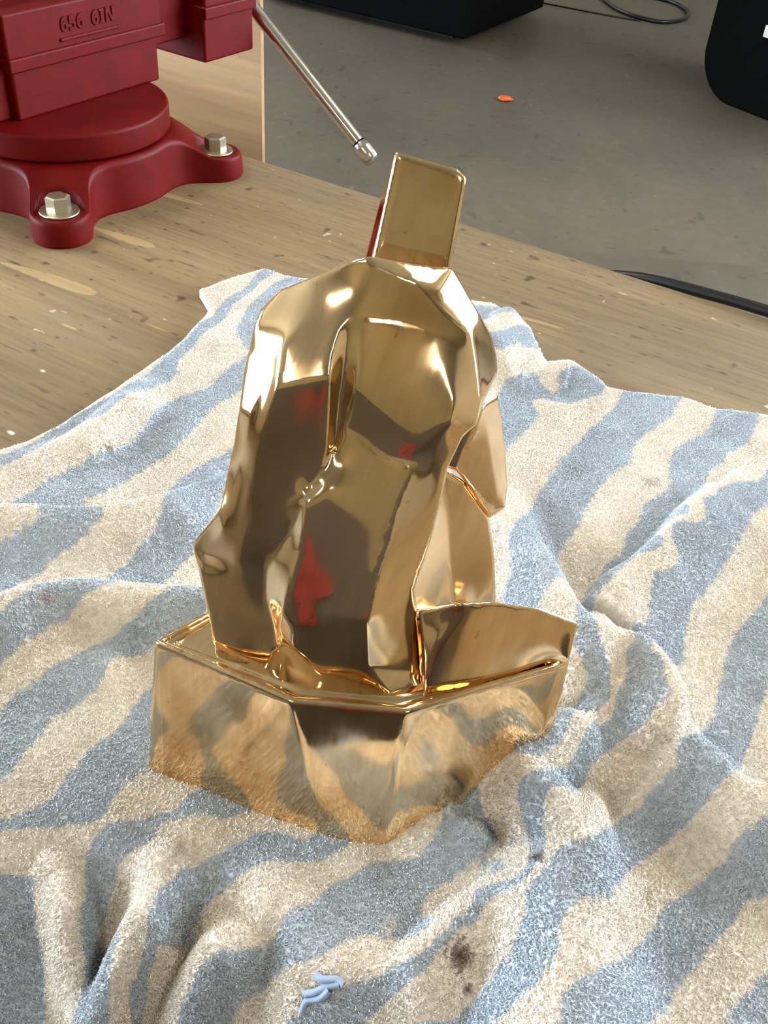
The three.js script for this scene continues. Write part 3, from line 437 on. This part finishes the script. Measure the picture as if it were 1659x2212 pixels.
{
  // base: round pedestal with four bolted lugs, counterbored round each bolt
  const LUG = [1, -1].flatMap((a) => [1, -1].map((b) => [a * .1045, b * .1045]));
  const smin = (a, b, k) => { const h = clamp01(.5 + .5 * (b - a) / k); return b + (a - b) * h - k * h * (1 - h); };
  const sdf = (x, z) => { let d = Math.hypot(x, z) - .108; for (const [lx, lz] of LUG) { const t = clamp01((x * lx + z * lz) / (lx * lx + lz * lz)); d = smin(d, Math.hypot(x - lx * t, z - lz * t) - .0265, .026); } return d; };
  const NT = 900, rows = [], pos = [], idx = [];
  const R = []; for (let i = 0; i < NT; i++) { const a = i / NT * Math.PI * 2; let lo = .05, hi = .25; for (let k = 0; k < 30; k++) { const m = (lo + hi) / 2; sdf(Math.cos(a) * m, Math.sin(a) * m) < 0 ? lo = m : hi = m; } R.push(lo); }
  const top = (x, z) => { const r = Math.hypot(x, z); let y = .049 - .025 * smooth(clamp01((r - .101) / .051)); for (const [lx, lz] of LUG) { const d = Math.hypot(x - lx, z - lz); y -= Math.max(0, y - .023) * (1 - smooth(clamp01((d - .0212) / .0016))); } return y; };
  const NR = 130;
  for (let k = 0; k <= NR; k++) for (let i = 0; i < NT; i++) { const a = i / NT * Math.PI * 2, r = .06 + (R[i] - .06) * k / NR, x = Math.cos(a) * r, z = Math.sin(a) * r, e = R[i] - r, rd = .005; let y = top(x, z); if (e < rd) y -= rd - Math.sqrt(Math.max(0, rd * rd - (rd - e) * (rd - e))); pos.push(x, y, z); }
  for (let i = 0; i < NT; i++) { const a = i / NT * Math.PI * 2; const q = R[i] + .0015; pos.push(Math.cos(a) * q, .003, Math.sin(a) * q); }
  for (let i = 0; i < NT; i++) { const a = i / NT * Math.PI * 2; const q = R[i]; pos.push(Math.cos(a) * q, 0, Math.sin(a) * q); }
  for (let k = 0; k < NR + 2; k++) for (let i = 0; i < NT; i++) { const j = (i + 1) % NT, a = k * NT + i, b = k * NT + j, c = a + NT, d = b + NT; idx.push(a, b, c, b, d, c); }
  const g = new THREE.BufferGeometry(); g.setAttribute('position', new THREE.Float32BufferAttribute(pos, 3)); g.setIndex(idx);
  const uv = new Float32Array(pos.length / 3 * 2); for (let i = 0; i < pos.length / 3; i++) { uv[i * 2] = pos[i * 3] + pos[i * 3 + 1]; uv[i * 2 + 1] = pos[i * 3 + 2] + pos[i * 3 + 1] * .7; } g.setAttribute('uv', new THREE.BufferAttribute(uv, 2)); g.computeVertexNormals();
  part('base', g, redPaint, vise);
  const lath = new THREE.LatheGeometry([[.0, .0495], [.099, .0495], [.1015, .0505], [.1035, .053], [.1035, .0715], [.1025, .0742], [.1, .0752], [.0, .0754]].map((p) => new THREE.Vector2(...p)), 120);
  part('swivel_ring', scaleUV(lath, .6, .1), redPaint, vise);
  for (const [lx, lz] of LUG) {
    const hex = flat(new THREE.CylinderGeometry(.0112, .0112, .0115, 6)), cap = flat(new THREE.CylinderGeometry(.0092, .0110, .0014, 6));
    const b = part('bolt', [hex.translate(0, .0315, 0), cap.translate(0, .0381, 0)], zinc, vise); b.position.set(lx, 0, lz); b.rotation.y = lx * 3 + .35;
    part('washer', new THREE.LatheGeometry([[.004, .0232], [.0172, .0232], [.0178, .0239], [.0172, .0256], [.004, .0258]].map((p) => new THREE.Vector2(...p)), 48), zinc, b);
  }
  // body above the swivel: lower block, proud rail, upper block with cast lettering
  const body = part('body', [rb(-.070, .1125, .0745, .1205, -.055, .0245, .003), rb(-.0735, .1215, .117, .1292, -.06, .0285, .0018), rb(-.072, .119, .125, .1655, -.055, .0255, .0025), rb(-.12, -.068, .0745, .166, -.05, .016, .004), rb(-.115, .1, .16, .20, -.055, -.012, .004)], redPaint, vise);
  part('raised_bar', rb(-.012, .062, .1335, .1365, .024, .0275, .001), redPaint, body);
  const font = await new FontLoader().loadAsync('fonts/droid/droid_sans_bold.typeface.json');
  const txt = new TextGeometry('656  6IN', { font, size: .0125, depth: .0016, curveSegments: 4, bevelEnabled: true, bevelThickness: .0004, bevelSize: .0003, bevelSegments: 1 }); txt.translate(-.010, .1415, .0248);
  part('cast_lettering', txt, redPaint, body);
  part('slide_bar', [rb(.10, .20, .098, .162, -.05, -.002, .003)], redPaint, vise);
  part('front_jaw', [rb(.1825, .2635, .077, .126, -.06, .0245, .003), rb(.1825, .2665, .1205, .1325, -.063, .0275, .0018), rb(.186, .2635, .13, .2, -.06, .0235, .003)], redPaint, vise);
  // sliding handle through the screw head beyond the front jaw
  const a = new THREE.Vector3(.285, .109, .0135), b = new THREE.Vector3(.285, -.0155, .181), dir = b.clone().sub(a).normalize(), L = a.distanceTo(b) + .12;
  const prof = [[0, -.19], [.0072, -.19], [.0078, -.186], [.0078, L - .1335], [.0079, L - .146], [.0086, L - .1425], [.0104, L - .139], [.0108, L - .136], [.0104, L - .129], [.0094, L - .122], [.0072, L - .119], [0, L - .1185]].map((p) => new THREE.Vector2(...p));
  const h = part('handle', new THREE.LatheGeometry(prof, 40), steel, vise); h.position.copy(a); h.quaternion.setFromUnitVectors(new THREE.Vector3(0, 1, 0), dir);
  const sh = new THREE.CylinderGeometry(.021, .021, .05, 32); sh.rotateZ(Math.PI / 2); part('screw_head', sh.translate(.287, .165, -.06), steel, vise);
}
function rb(x0, x1, y0, y1, z0, z1, r) { const g = new RoundedBoxGeometry(x1 - x0, y1 - y0, z1 - z0, 3, r); g.translate((x0 + x1) / 2, (y0 + y1) / 2, (z0 + z1) / 2); const p = g.attributes.position, n = g.attributes.normal, u = g.attributes.uv; for (let i = 0; i < p.count; i++) { const X = Math.abs(n.getX(i)), Y = Math.abs(n.getY(i)), Z = Math.abs(n.getZ(i)); if (X > Y && X > Z) u.setXY(i, p.getZ(i), p.getY(i)); else if (Y > Z) u.setXY(i, p.getX(i), p.getZ(i)); else u.setXY(i, p.getX(i), p.getY(i)); } return g; }
function flat(g) { const k = g.toNonIndexed(); k.computeVertexNormals(); return k; }
function scaleUV(g, a, b) { const u = g.attributes.uv; for (let i = 0; i < u.count; i++) u.setXY(i, u.getX(i) * a, u.getY(i) * b); return g; }

// ------------------------------------------------------------------ unseen cabinet, added behind the camera to darken and redden the bronze reflections
{
  const c = thing('added_reflection_cabinet', 'added dark cabinet with red fronts, unseen behind the camera, for the reflections in the bronze', 'cabinet', [.02, 0, .52]);
  const dark = new THREE.MeshStandardMaterial({ color: 0x39312a, roughness: .8 }), red = new THREE.MeshStandardMaterial({ color: 0x6a1c17, roughness: .5 });
  part('carcass', new RoundedBoxGeometry(.95, 1.13, .4, 2, .008).translate(0, .565, 0), dark, c);
  for (let i = 0; i < 2; i++) { const d = part('drawer', new RoundedBoxGeometry(.16, .12, .02, 2, .004).translate(.02, .77 + i * .135, -.205), red, c); part('handle', new RoundedBoxGeometry(.08, .012, .018, 2, .004).translate(.02, .79 + i * .135, -.222), dark, d); }  // red fronts added only as the red reflection in the figure's back
}

// ------------------------------------------------------------------ things on the floor behind
const blackPlastic = new THREE.MeshPhysicalMaterial({ color: 0x030303, roughness: .8, specularIntensity: .15 });
const rubber = new THREE.MeshStandardMaterial({ color: 0x0b0b0c, roughness: .4 });
{
  const c = thing('equipment_case', 'wide low black equipment case at the top of the floor', 'case', [.185, 0, -5.08], -29.1 * Math.PI / 180);
  part('shell', new RoundedBoxGeometry(1.3, .82, .905, 3, .012).translate(-.65, .45, -.4525), blackPlastic, c);
  part('foot_frame', new THREE.BoxGeometry(1.05, .04, .66).translate(-.65, .02, -.4525), rubber, c);
}
{
  const c = thing('storage_box', 'tall black storage box with rounded corners at the right edge of the floor', 'box', [1.29, 0, -4.63], -52 * Math.PI / 180);
  const s = new THREE.Shape(); const w = 1.0, h = .9, r = .19; s.moveTo(r, 0); s.lineTo(w - r, 0); s.absarc(w - r, r, r, -Math.PI / 2, 0); s.lineTo(w, h - r); s.absarc(w - r, h - r, r, 0, Math.PI / 2); s.lineTo(r, h); s.absarc(r, h - r, r, Math.PI / 2, Math.PI); s.lineTo(0, r); s.absarc(r, r, r, Math.PI, Math.PI * 1.5);
  part('shell', new THREE.ExtrudeGeometry(s, { depth: .476, bevelEnabled: true, bevelSize: .012, bevelThickness: .012, bevelSegments: 3, curveSegments: 12 }).translate(-.078, .012, -.488), blackPlastic, c);
  part('white_tag', new RoundedBoxGeometry(.07, .045, .004, 2, .001).translate(.222, .325, .002), frameWhite, c);
}
tag(shade(part('floor_cable', tube([[.7, .011, -7.2], [.99, .011, -6.46], [1.07, .011, -6.13], [1.169, .011, -5.98], [1.288, .011, -5.92], [1.404, .011, -6.0], [1.475, .011, -6.146], [1.479, .011, -6.3], [1.427, .011, -6.435], [1.304, .011, -6.53], [1.05, .011, -6.75], [.9, .011, -7.4]], .011, 160, 10), rubber, scene)), 'black cable looped on the concrete floor near the top', 'cable');
tag(shade(part('thin_wire', tube([[.6, .004, -6.18], [.729, .004, -6.116], [.966, .004, -6.01], [1.174, .004, -5.93]], .004, 40, 8), rubber, scene)), 'thin dark wire lying straight on the floor beside the cable loop', 'wire');
tag(shade(part('bench_cable', tube([[-.6, -.16, -.03], [-.1, -.05, -.022], [.02, -.006, -.012], [.1, .002, -.009], [.2, .004, -.006], [.3, .003, -.003], [.5, -.01, -.01]].map(([x, y, z]) => { const p = benchPoint(x + .1, y, z); return [p.x, p.y, p.z]; }), .0052, 120, 12), rubber, scene)), 'black cable lying along the far edge of the workbench at right', 'cable');
{
  const g = new THREE.IcosahedronGeometry(.03, 2), p = g.attributes.position; for (let i = 0; i < p.count; i++) { const x = p.getX(i), y = p.getY(i), z = p.getZ(i); p.setXYZ(i, x * (1.1 + .5 * noise2(x * 60, z * 60)), y * .35, z * (1 + .5 * noise2(z * 60, x * 60 + 4))); } g.computeVertexNormals();
  const s = tag(part('plastic_scrap', g, new THREE.MeshStandardMaterial({ color: 0xc4561c, roughness: .5 }), scene), 'small orange plastic scrap lying alone on the floor', 'scrap'); s.position.set(.359, .0105, -4.333);
}
scene.traverse((o) => { if (o.isLight) o.castShadow = true; });
renderer.render(scene, camera);
